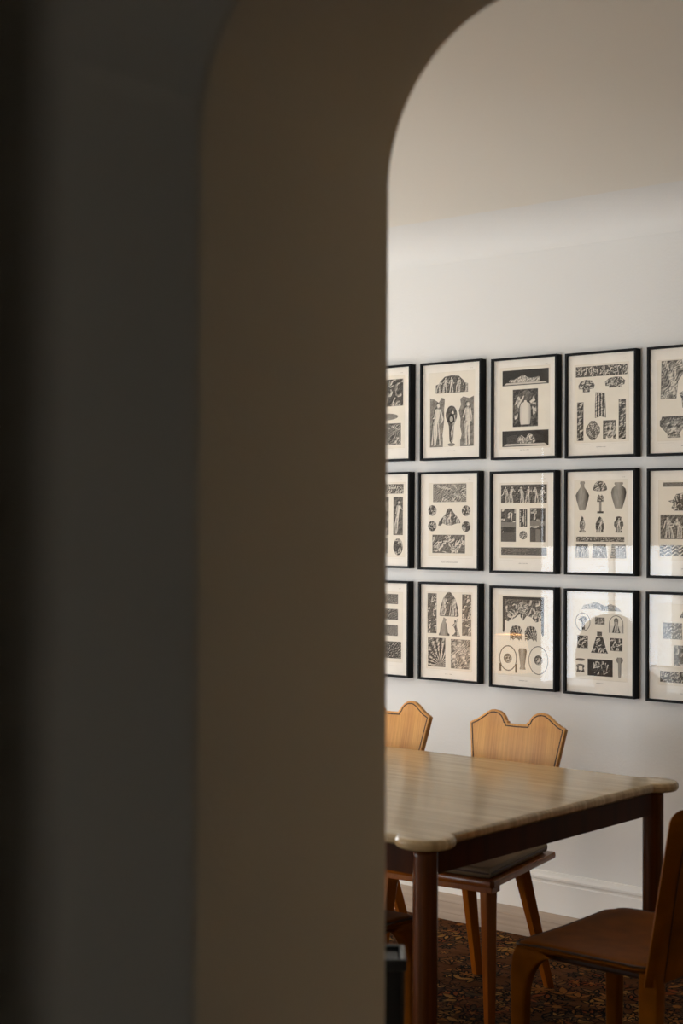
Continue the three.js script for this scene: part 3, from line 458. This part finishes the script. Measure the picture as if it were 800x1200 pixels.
// ---------------------------------------------------------------- rug
{
  const N = 1024, cv = document.createElement('canvas'); cv.width = cv.height = N; const c = cv.getContext('2d'), r = rng(77);
  c.fillStyle = 'rgb(78,45,19)'; c.fillRect(0, 0, N, N);
  const cols = ['rgb(122,76,30)', 'rgb(110,54,20)', 'rgb(84,48,20)', 'rgb(136,96,44)', 'rgb(96,62,28)', 'rgb(66,46,26)'];
  const leaf = (x, y, a, l, w) => { c.save(); c.translate(x, y); c.rotate(a); c.beginPath(); c.moveTo(0, 0); c.quadraticCurveTo(l * 0.5, -w, l, 0); c.quadraticCurveTo(l * 0.5, w, 0, 0); c.fill(); c.stroke(); c.restore(); };
  for (let i = 0; i < 1100; i++) {
    const x = r() * N, y = r() * N, a = Math.floor(r() * 8) * Math.PI / 4 + r() * 0.4, l = 30 + r() * 50;
    c.fillStyle = cols[Math.floor(r() * cols.length)]; c.strokeStyle = r() > 0.2 ? 'rgb(13,9,6)' : 'rgb(44,24,14)'; c.lineWidth = 2 + r() * 3;
    const kind = r();
    if (kind < 0.5) { leaf(x, y, a, l, l * 0.32); leaf(x, y, a + 0.9, l * 0.7, l * 0.25); leaf(x, y, a - 0.9, l * 0.7, l * 0.25); }
    else if (kind < 0.75) { for (let k = 0; k < 7; k++) leaf(x, y, k * 0.898 + a, l * 0.6, l * 0.22); c.fillStyle = cols[0]; c.beginPath(); c.arc(x, y, l * 0.16, 0, 7); c.fill(); }
    else { c.beginPath(); c.moveTo(x, y); c.bezierCurveTo(x + 60 * Math.cos(a), y + 60 * Math.sin(a), x + 40 * Math.cos(a + 1.6), y + 40 * Math.sin(a + 1.6), x + 80 * Math.cos(a + 1), y + 80 * Math.sin(a + 1)); c.stroke(); }
  }
  const im = c.getImageData(0, 0, N, N); for (let y = 0; y < N; y++) for (let x = 0; x < N; x++) { const i = 4 * (y * N + x), n = 22 * pn(x / 2.5, y / 2.5, 1) + 26 * fbm(x / 120, y / 40, 4, 3); for (let q = 0; q < 3; q++) im.data[i + q] = clamp(im.data[i + q] + n, 0, 255); }
  c.putImageData(im, 0, 0);
  const t = new THREE.CanvasTexture(cv); t.colorSpace = THREE.SRGBColorSpace; t.wrapS = t.wrapT = THREE.MirroredRepeatWrapping; t.repeat.set(0.85, 0.85);
  const pile = pixels(256, 256, (x, y) => 128 + 110 * pn(x / 2, y / 2, 3), false); pile.repeat.set(5, 5);
  const g = thing('rug', 'dark rust and brown floral patterned rug under the dining table', 'rug', [-2.9, 0, 1.585]);
  mesh('pile', rbox(-1.75, 1.75, 0.0005, 0.01, -1.2, 1.2, 0.004), phys({ map: t, roughness: 1, specularIntensity: 0.08, bumpMap: pile, bumpScale: 0.0015 }), g);
  const hem = std({ color: 0x3a2618, roughness: 0.95 });
  mesh('hem', rbox(-1.765, -1.748, 0.0005, 0.009, -1.2, 1.2, 0.003), hem, g); mesh('hem', rbox(1.748, 1.765, 0.0005, 0.009, -1.2, 1.2, 0.003), hem, g);
}
const RUG = 0.0102;

// ---------------------------------------------------------------- dining table: stone top with round ears, dark wooden legs
{
  const x0 = -3.895, x1 = -2.125, z0 = 1.11, z1 = 2.15, cx = (x0 + x1) / 2, cz = (z0 + z1) / 2, hx = (x1 - x0) / 2, hz = (z1 - z0) / 2, r = 0.07, o = 0.036, top = 0.741, th = 0.026;
  const g = thing('dining_table', 'long dining table with eared beige stone top and dark wooden legs', 'table', [cx, RUG, cz]);
  const s = new THREE.Shape(), a = Math.asin(o / r);
  const ear = (ex, ez, from, first) => { const n = 22, to = from + 1.5 * Math.PI - (Math.PI - 2 * (Math.PI / 2 - a)) + 0; for (let i = 0; i <= n; i++) { const t = from + (to - from) * i / n, p = [ex + r * Math.cos(t), ez + r * Math.sin(t)]; first && !i ? s.moveTo(...p) : s.lineTo(...p); } };
  // each ear starts and ends where its circle meets the straight edges
  const sweep = (ex, ez, sx, sz, first) => { const P = Math.atan2(-Math.sqrt(r * r - o * o) * sz, o * sx), Q = Math.atan2(o * sz, -Math.sqrt(r * r - o * o) * sx); return [P, Q]; };
  const corners = [[hx, -hz, 1, -1], [hx, hz, 1, 1], [-hx, hz, -1, 1], [-hx, -hz, -1, -1]];
  corners.forEach(([ex, ez, sx, sz], k) => {
    const c = Math.sqrt(r * r - o * o), onEnd = [o * sx, -c * sz], onLong = [-c * sx, o * sz], [p, q] = k % 2 ? [onEnd, onLong] : [onLong, onEnd];
    let t0 = Math.atan2(p[1], p[0]), t1 = Math.atan2(q[1], q[0]); while (t1 < t0) t1 += 2 * Math.PI;
    for (let i = 0; i <= 28; i++) { const t = t0 + (t1 - t0) * i / 28, P = [ex + r * Math.cos(t), -(ez + r * Math.sin(t))]; !k && !i ? s.moveTo(...P) : s.lineTo(...P); }
  });
  s.closePath();
  const tg = extrude(s, th, 0.0115, 5, 12); tg.rotateX(-Math.PI / 2); tg.translate(0, top - th - RUG, 0);
  const tops = soft(tg, 40), p = tops.attributes.position, uv = new Float32Array(p.count * 2); for (let i = 0; i < p.count; i++) { uv[2 * i] = p.getX(i); uv[2 * i + 1] = p.getZ(i); } tops.setAttribute('uv', new THREE.BufferAttribute(uv, 2));
  mesh('table_top', tops, M.stone, g).userData.label = 'beige banded stone slab with a round ear at each corner';
  const under = top - th - RUG, ah = 0.066, L = 0.028;
  for (const e of [-1, 1]) { mesh('apron', rbox(-hx + L * 0.6, hx - L * 0.6, under - ah, under, e * hz - 0.011, e * hz + 0.011, 0.002), M.walnut, g); mesh('apron', rbox(e * hx - 0.011, e * hx + 0.011, under - ah, under, -hz + L * 0.6, hz - L * 0.6, 0.002), M.walnut, g); }
  const leg = new THREE.LatheGeometry([[0.0001, 0], [0.024, 0], [0.0275, 0.004], [0.0285, 0.3], [0.029, under - 0.02], [0.029, under - 0.0005], [0.0001, under - 0.0005]].map((q) => new THREE.Vector2(...q)), 40);
  for (const [sx, sz] of [[1, 1], [1, -1], [-1, 1], [-1, -1]]) { const m = mesh('leg', leg, M.legWood, g); m.position.set(sx * hx, 0, sz * hz); }
}

// ---------------------------------------------------------------- wooden chairs with scalloped backs
function scallop(inset) {                                        // outline of the back, from its foot up; x across, y up along the board
  const half = [[0.112, 0], [0.172 - 0.0, 0.385], [0.166, 0.39], [0.148, 0.398], [0.128, 0.412], [0.112, 0.424], [0.098, 0.431], [0.084, 0.4325], [0.068, 0.43], [0.054, 0.422], [0.044, 0.41], [0.04, 0.4], [0.034, 0.398], [0.033, 0.392], [0, 0.391]];
  const pts = [...half.map(([x, y]) => [x, y]), ...half.slice(0, -1).reverse().map(([x, y]) => [-x, y])];
  if (!inset) return pts;
  return pts.map((p, i) => {
    const a = pts[(i + pts.length - 1) % pts.length], b = pts[(i + 1) % pts.length], t1 = [p[0] - a[0], p[1] - a[1]], t2 = [b[0] - p[0], b[1] - p[1]], n1 = Math.hypot(...t1) || 1, n2 = Math.hypot(...t2) || 1;
    let nx = -(t1[1] / n1 + t2[1] / n2), ny = t1[0] / n1 + t2[0] / n2; const n = Math.hypot(nx, ny) || 1, cosHalf = Math.max(0.45, n / 2); return [p[0] + nx / n * inset / cosHalf, p[1] + ny / n * inset / cosHalf];
  });
}
function woodenChair(label, place, turn) {
  const g = thing('wooden_chair', label, 'chair', place, turn, 'wooden chairs with scalloped backs by the picture wall');
  // seat board, wider in front
  const seat = new THREE.Shape([[-0.165, 0.235], [-0.21, -0.235], [-0.2, -0.242], [0.2, -0.242], [0.21, -0.235], [0.165, 0.235]].map((p) => new THREE.Vector2(...p)));
  const sg = extrude(seat, 0.022, 0.006, 2); sg.rotateX(-Math.PI / 2); sg.translate(0, 0.41, 0); mesh('seat', boxUV(soft(sg, 30)), M.chairWood, g);
  for (const s of [-1, 1]) {
    mesh('leg', bar([s * 0.165, 0.411, 0.19], [s * 0.196, 0, 0.235], 0.019, 0.0115, 0.12, 0.5), M.chairWood, g);
    mesh('leg', bar([s * 0.095, 0.411, -0.13], [s * 0.128, 0, -0.267], 0.02, 0.0125, 0.12, 0.5), M.chairWood, g);
  }
  mesh('cross_batten', rbox(-0.19, 0.19, 0.388, 0.411, 0.165, 0.215, 0.003), M.chairWood, g); mesh('cross_batten', rbox(-0.13, 0.13, 0.388, 0.411, -0.155, -0.105, 0.003), M.chairWood, g);
  const back = new THREE.Group(); back.name = 'backrest'; back.position.set(0, 0.425, -0.212); back.rotation.x = -0.2; g.add(back);
  const shape = (pts) => new THREE.Shape(pts.map((p) => new THREE.Vector2(...p)));
  const bg = extrude(shape(scallop(0)), 0.02, 0.0035, 3); bg.translate(0, 0, -0.02); mesh('back_board', soft(bg, 30), M.honey, back);
  const rim = shape(scallop(0.0075)); rim.holes.push(new THREE.Path(scallop(0.0108).reverse().map((p) => new THREE.Vector2(...p))));
  const rg = extrude(rim, 0.0012); rg.translate(0, 0, -0.0006); mesh('inlay_line', rg, M.inlay, back);
  return g;
}
const chairSpots = [
  ['scalloped wooden chair by the picture wall, next to the table end with the leather chair', [-2.734, RUG, 1.125], 0.105],
  ['scalloped wooden chair by the picture wall, farther from the leather chair at the table end', [-3.288, RUG, 1.125], -0.02],
];
const firstChair = woodenChair(...chairSpots[0]);
copyOf(firstChair, chairSpots[1][0], chairSpots[1][1], chairSpots[1][2], firstChair.userData.group);
// loose pads on their seats
{
  const pad = new THREE.Shape([[-0.15, 0.21], [-0.19, -0.225], [0.19, -0.225], [0.15, 0.21]].map((p) => new THREE.Vector2(...p)));
  const make = (label, place, turn) => {
    const g = thing('seat_cushion', label, 'cushion', [place[0], place[1] + 0.4322, place[2]], turn, 'olive seat pads on the wooden chairs');
    const pg = extrude(pad, 0.03, 0.011, 4); pg.rotateX(-Math.PI / 2); mesh('pad', boxUV(soft(pg, 50)), M.pad, g);
    const rimPath = new THREE.CatmullRomCurve3([[-0.15, -0.21], [-0.19, 0.225], [0.19, 0.225], [0.15, -0.21]].map(([x, z]) => new THREE.Vector3(x, 0.015, z)), true, 'catmullrom', 0.02);
    mesh('piping', new THREE.TubeGeometry(rimPath, 90, 0.0028, 6, true), M.piping, g); return g;
  };
  make('olive brown pad on the scalloped chair next to the table end with the leather chair', chairSpots[0][1], chairSpots[0][2]);
  make('olive brown pad on the scalloped chair farther from the leather chair at the table end', chairSpots[1][1], chairSpots[1][2]);
}

// ---------------------------------------------------------------- leather clad chairs
// local frame: faces +z, seat 0.48 wide, 0.41 deep
function leatherChair(label, place, turn, group) {
  const g = thing('leather_chair', label, 'chair', place, turn, group), W = 0.237, F = 0.1915, Z = 0.0135, FR = 0.205;
  // seat: saddled sheet with rolled rim
  const nx = 28, nz = 26, pos = [], uv = [], idx = [], rr = 0.045, Y = 0.445;
  const square = (u, v) => { // unit square pushed to a rounded rectangle
    let x = u * W, z = v * F; const ax = Math.abs(x) - (W - rr), az = Math.abs(z) - (F - rr);
    if (ax > 0 && az > 0) { const m = Math.max(ax, az), l = Math.hypot(ax, az); x = Math.sign(x) * (W - rr + ax * m / l); z = Math.sign(z) * (F - rr + az * m / l); }
    return [x, z + Z];
  };
  const sag = (u, v) => -0.012 * (1 - u * u) * (1 - v * v) + 0.006 * u * u - 0.01 * Math.max(0, v) ** 4 - 0.004 * Math.abs(u) ** 8;
  for (const side of [1, -1]) {
    const base = pos.length / 3;
    for (let j = 0; j <= nz; j++) for (let i = 0; i <= nx; i++) {
      const e = (t) => Math.sin(t * Math.PI / 2) * 0.35 + t * 0.65, u = e(-1 + 2 * i / nx), v = e(-1 + 2 * j / nz), [x, z] = square(u, v), k = Math.min(1, (1 - Math.max(Math.abs(u), Math.abs(v))) / 0.09), roll = 0.011 * Math.sqrt(1 - (1 - k) * (1 - k));
      pos.push(x, Y - 0.011 + sag(u, v) + side * roll, z); uv.push(x, z);
    }
    for (let j = 0; j < nz; j++) for (let i = 0; i < nx; i++) { const a = base + j * (nx + 1) + i, b = a + 1, c = a + nx + 1, d = c + 1; side > 0 ? idx.push(a, c, b, b, c, d) : idx.push(a, b, c, b, d, c); }
  }
  let sg = new THREE.BufferGeometry(); sg.setAttribute('position', new THREE.Float32BufferAttribute(pos, 3)); sg.setAttribute('uv', new THREE.Float32BufferAttribute(uv, 2)); sg.setIndex(idx); sg.computeVertexNormals(); mesh('seat', sg, M.leather, g);
  const loop = []; for (let i = 0; i < 72; i++) { const t = i / 72 * 8, s = Math.floor(t), f = t - s; const [u, v] = [[-1 + f, -1], [f, -1], [1, -1 + f], [1, f], [1 - f, 1], [-f, 1], [-1, 1 - f], [-1, -f]][s]; const [x, z] = square(u * 0.985, v * 0.985); loop.push(new THREE.Vector3(x, Y - 0.004 + sag(u, v), z)); }
  mesh('piping', new THREE.TubeGeometry(new THREE.CatmullRomCurve3(loop, true), 160, 0.003, 6, true), M.piping, g);
  // front legs: tapered, with a rounded shoulder flowing into the rail
  for (const s of [-1, 1]) {
    const p = new THREE.Shape(); p.moveTo(-0.017, 0); p.lineTo(-0.021, 0.36); p.quadraticCurveTo(-0.022, 0.418, -0.002, 0.434); p.lineTo(0.06, 0.43); p.lineTo(0.09, 0.418); p.quadraticCurveTo(0.03, 0.4, 0.019, 0.32); p.lineTo(0.013, 0); p.closePath();
    const lg = extrude(p, 0.034, 0.006, 3, 14); lg.translate(0, 0, -0.017); lg.rotateY(Math.PI / 2); const m = mesh('leg', boxUV(soft(lg, 40)), M.leather, g); m.position.set(s * (W - 0.019), 0, FR - 0.023);
    // rear legs carry on up as the uprights of the back
    const q = new THREE.Shape([[-0.018, 0], [0.016, 0], [0.026, 0.4], [0.02, 0.43], [-0.024, 0.43], [-0.026, 0.38]].map((v) => new THREE.Vector2(...v)));
    const qg = extrude(q, 0.036, 0.006, 3); qg.translate(0, 0, -0.018); qg.rotateY(Math.PI / 2); const n = mesh('leg', boxUV(soft(qg, 40)), M.leather, g); n.position.set(s * (W - 0.019), 0, -0.168);
  }
  mesh('under_frame', rbox(-W + 0.05, W - 0.05, 0.4, 0.424, -0.15, FR - 0.05, 0.008, 3), M.piping, g);
  // back: one gently curved sheet from below the seat to the top
  const bp = [], bu = [], bi = [], nu = 24, nv = 30, y0 = 0.405, y1 = 0.803, hw = 0.25, tr = 0.03;
  for (const side of [1, -1]) {
    const base = bp.length / 3;
    for (let j = 0; j <= nv; j++) for (let i = 0; i <= nu; i++) {
      const e = (t) => Math.sin(t * Math.PI / 2) * 0.4 + t * 0.6, u = e(-1 + 2 * i / nu), v = j / nv; let x = u * (hw - 0.012 * v), y = lerp(y0, y1, v);
      const ax = Math.abs(x) - (hw - 0.012 - tr), ay = y - (y1 - tr); if (ax > 0 && ay > 0) { const m = Math.max(ax, ay), l = Math.hypot(ax, ay); x = Math.sign(x) * (hw - 0.012 - tr + ax * m / l); y = y1 - tr + ay * m / l; }
      const edge = Math.min((1 - Math.abs(u)) / 0.07, (1 - v) / 0.045, v / 0.03 + 0.7), k = clamp(edge), t = 0.012 * Math.sqrt(1 - (1 - k) * (1 - k));
      bp.push(x, y, -0.168 - 0.06 * v - 0.03 * (1 - u * u) * (0.3 + 0.7 * v) + side * t); bu.push(x, y);
    }
    for (let j = 0; j < nv; j++) for (let i = 0; i < nu; i++) { const a = base + j * (nu + 1) + i, b = a + 1, c = a + nu + 1, d = c + 1; side > 0 ? bi.push(a, b, c, b, d, c) : bi.push(a, c, b, b, c, d); }
  }
  const bg = new THREE.BufferGeometry(); bg.setAttribute('position', new THREE.Float32BufferAttribute(bp, 3)); bg.setAttribute('uv', new THREE.Float32BufferAttribute(bu, 2)); bg.setIndex(bi); bg.computeVertexNormals(); mesh('backrest', bg, M.leather, g);
  for (const s of [-1, 1]) mesh('seam', new THREE.TubeGeometry(new THREE.CatmullRomCurve3([[0.4, 0.192], [0.5, 0.196], [0.6, 0.2], [0.72, 0.2]].map(([y, x]) => { const v = (y - y0) / (y1 - y0), u = x / hw; return new THREE.Vector3(s * x, y, -0.168 - 0.06 * v - 0.03 * (1 - u * u) * (0.3 + 0.7 * v) - 0.0125); })), 20, 0.0016, 5), M.piping, g);
  return g;
}
const leather = leatherChair('cognac leather chair at the open end of the stone table', [-1.885, RUG, 1.63], -Math.PI / 2, 'leather clad dining chairs');
copyOf(leather, 'cognac leather chair pushed under the long table side, facing the picture wall', [-2.635, RUG, 2.01], Math.PI, 'leather clad dining chairs');

// ---------------------------------------------------------------- black stand at the archway
{
  const g = thing('black_stand', 'slim black stand with a grey rim, beside the archway edge', 'stand', [-1.572, 0.0, 3.0], 0.7);
  mesh('body', rbox(-0.043, 0.043, 0.02, 0.735, -0.043, 0.043, 0.01, 3), M.black, g);
  mesh('foot', rbox(-0.075, 0.075, 0.0, 0.022, -0.075, 0.075, 0.005), M.black, g);
  const s = rectShape(-0.046, 0.046, -0.046, 0.046); s.holes.push(rectHole(-0.036, 0.036, -0.036, 0.036)); const rg = extrude(s, 0.02, 0.004, 2); rg.rotateX(-Math.PI / 2); rg.translate(0, 0.731, 0); mesh('lid', rbox(-0.036, 0.036, 0.728, 0.744, -0.036, 0.036, 0.004), M.black, g); mesh('rim', soft(rg, 40), M.steel, g);
}

// ---------------------------------------------------------------- sitting area mirrored in the picture glass
function armchair(label, place, turn) {
  const g = thing('armchair', label, 'armchair', place, turn, 'armchairs by the sitting area window');
  mesh('seat_cushion', rbox(-0.3, 0.3, 0.28, 0.44, -0.25, 0.32, 0.05, 4), M.upholstery, g); mesh('base', rbox(-0.34, 0.34, 0.12, 0.29, -0.32, 0.33, 0.03, 3), M.upholstery, g);
  const b = new THREE.Shape(); b.moveTo(-0.33, 0.25); b.lineTo(-0.33, 0.66); b.bezierCurveTo(-0.33, 0.82, -0.22, 0.95, 0, 0.95); b.bezierCurveTo(0.22, 0.95, 0.33, 0.82, 0.33, 0.66); b.lineTo(0.33, 0.25); b.closePath();
  const bg = extrude(b, 0.13, 0.04, 4); bg.translate(0, 0, -0.36); bg.rotateX(-0.06); mesh('backrest', soft(bg, 50), M.upholstery, g);
  for (const s of [-1, 1]) { mesh('armrest', rbox(s * 0.37 - 0.06, s * 0.37 + 0.06, 0.14, 0.6, -0.3, 0.32, 0.05, 4), M.upholstery, g); for (const z of [-0.25, 0.26]) mesh('leg', bar([s * 0.28, 0.13, z], [s * 0.29, 0, z], 0.022, 0.014), M.walnut, g); }
  return g;
}
const chairA = armchair('round backed brown armchair under the sitting area window', [-4.55, 0, 3.38], Math.PI / 2);
copyOf(chairA, 'round backed brown armchair beside the partition wall', [-4.6, 0, 5.95], Math.PI / 2, chairA.userData.group);
{
  const b = thing('roller_blind', 'tan roller blind half lowered over the sitting area window', 'blind', [ROOM.left + 0.03, 0, WINDOW_B.z]);
  mesh('fabric', box(-0.001, 0.001, 1.36, 2.12, -WINDOW_B.w / 2 - 0.03, WINDOW_B.w / 2 + 0.03), M.blind, b); mesh('bottom_bar', rbox(-0.008, 0.008, 1.34, 1.362, -WINDOW_B.w / 2 - 0.03, WINDOW_B.w / 2 + 0.03, 0.004), M.linen, b);
  const t = new THREE.CylinderGeometry(0.022, 0.022, WINDOW_B.w + 0.08, 20); t.rotateX(Math.PI / 2); t.translate(0, 2.13, 0); mesh('roller', t, M.linen, b);
}
{
  const g = thing('potted_palm', 'potted palm with arching fronds in front of the sitting area window', 'plant', [-4.85, 0, 4.75]), r = rng(9);
  mesh('pot', new THREE.LatheGeometry([[0.0001, 0], [0.12, 0], [0.16, 0.28], [0.175, 0.3], [0.15, 0.3], [0.14, 0.26], [0.0001, 0.26]].map((q) => new THREE.Vector2(...q)), 32), M.linen, g);
  const green = std({ color: 0x3c4a2a, roughness: 0.7, side: THREE.DoubleSide });
  for (let k = 0; k < 13; k++) {
    const a = k * 2.4, reach = 0.2 + 0.15 * r(), high = 0.75 + 0.5 * r(), pts = [], gs = [], P = (t) => new THREE.Vector3(Math.cos(a) * reach * t * t, 0.26 + high * (t * 1.5 - 0.62 * t * t), Math.sin(a) * reach * t * t);
    for (let i = 0; i <= 8; i++) pts.push(P(i / 8)); gs.push(new THREE.TubeGeometry(new THREE.CatmullRomCurve3(pts), 16, 0.005, 5));
    const pos = []; for (let i = 5; i <= 20; i++) for (const e of [-1, 1]) { const t = i / 20, o = P(t), q = P(Math.min(1, t + 0.04)), l = 0.15 * (1.2 - t), sx = -Math.sin(a) * e, sz = Math.cos(a) * e; pos.push(o.x, o.y, o.z, q.x, q.y, q.z, o.x + sx * l + Math.cos(a) * 0.06, o.y - 0.05, o.z + sz * l + Math.sin(a) * 0.06); }
    const lf = new THREE.BufferGeometry(); lf.setAttribute('position', new THREE.Float32BufferAttribute(pos, 3)); lf.setAttribute('uv', new THREE.Float32BufferAttribute(new Float32Array(pos.length / 3 * 2), 2)); lf.computeVertexNormals();
    mesh('frond', mergeGeometries([gs[0].toNonIndexed(), lf]), green, g);
  }
}
{
  const g = thing('side_table', 'small round dark side table under the lamp', 'side table', [-5.12, 0, 2.64]);
  mesh('table_top', new THREE.CylinderGeometry(0.22, 0.215, 0.025, 40).translate(0, 0.4375, 0), M.walnut, g); mesh('column', new THREE.CylinderGeometry(0.025, 0.03, 0.4, 20).translate(0, 0.225, 0), M.walnut, g); mesh('foot', new THREE.CylinderGeometry(0.13, 0.15, 0.025, 32).translate(0, 0.0125, 0), M.walnut, g);
  const l = thing('table_lamp', 'lit table lamp with a cream shade on the side table', 'lamp', [-5.12, 0.4502, 2.64]);
  mesh('lamp_base', new THREE.LatheGeometry([[0.0001, 0], [0.06, 0], [0.06, 0.012], [0.018, 0.03], [0.028, 0.08], [0.012, 0.14], [0.008, 0.2], [0.0001, 0.2]].map((q) => new THREE.Vector2(...q)), 32), M.brass, l);
  mesh('lamp_shade', new THREE.LatheGeometry([[0.13, 0.16], [0.095, 0.38], [0.093, 0.38], [0.128, 0.16], [0.13, 0.16]].map((q) => new THREE.Vector2(...q)), 40), M.shadeGlow, l);
  mesh('bulb', new THREE.SphereGeometry(0.028, 20, 14).translate(0, 0.25, 0), M.bulb, l);
  const pl = new THREE.PointLight(0xffc48a, 0.6, 0, 2); pl.position.set(0, 0.25, 0); pl.castShadow = true; pl.name = 'bulb_light'; l.add(pl);
}

renderer.render(scene, camera);
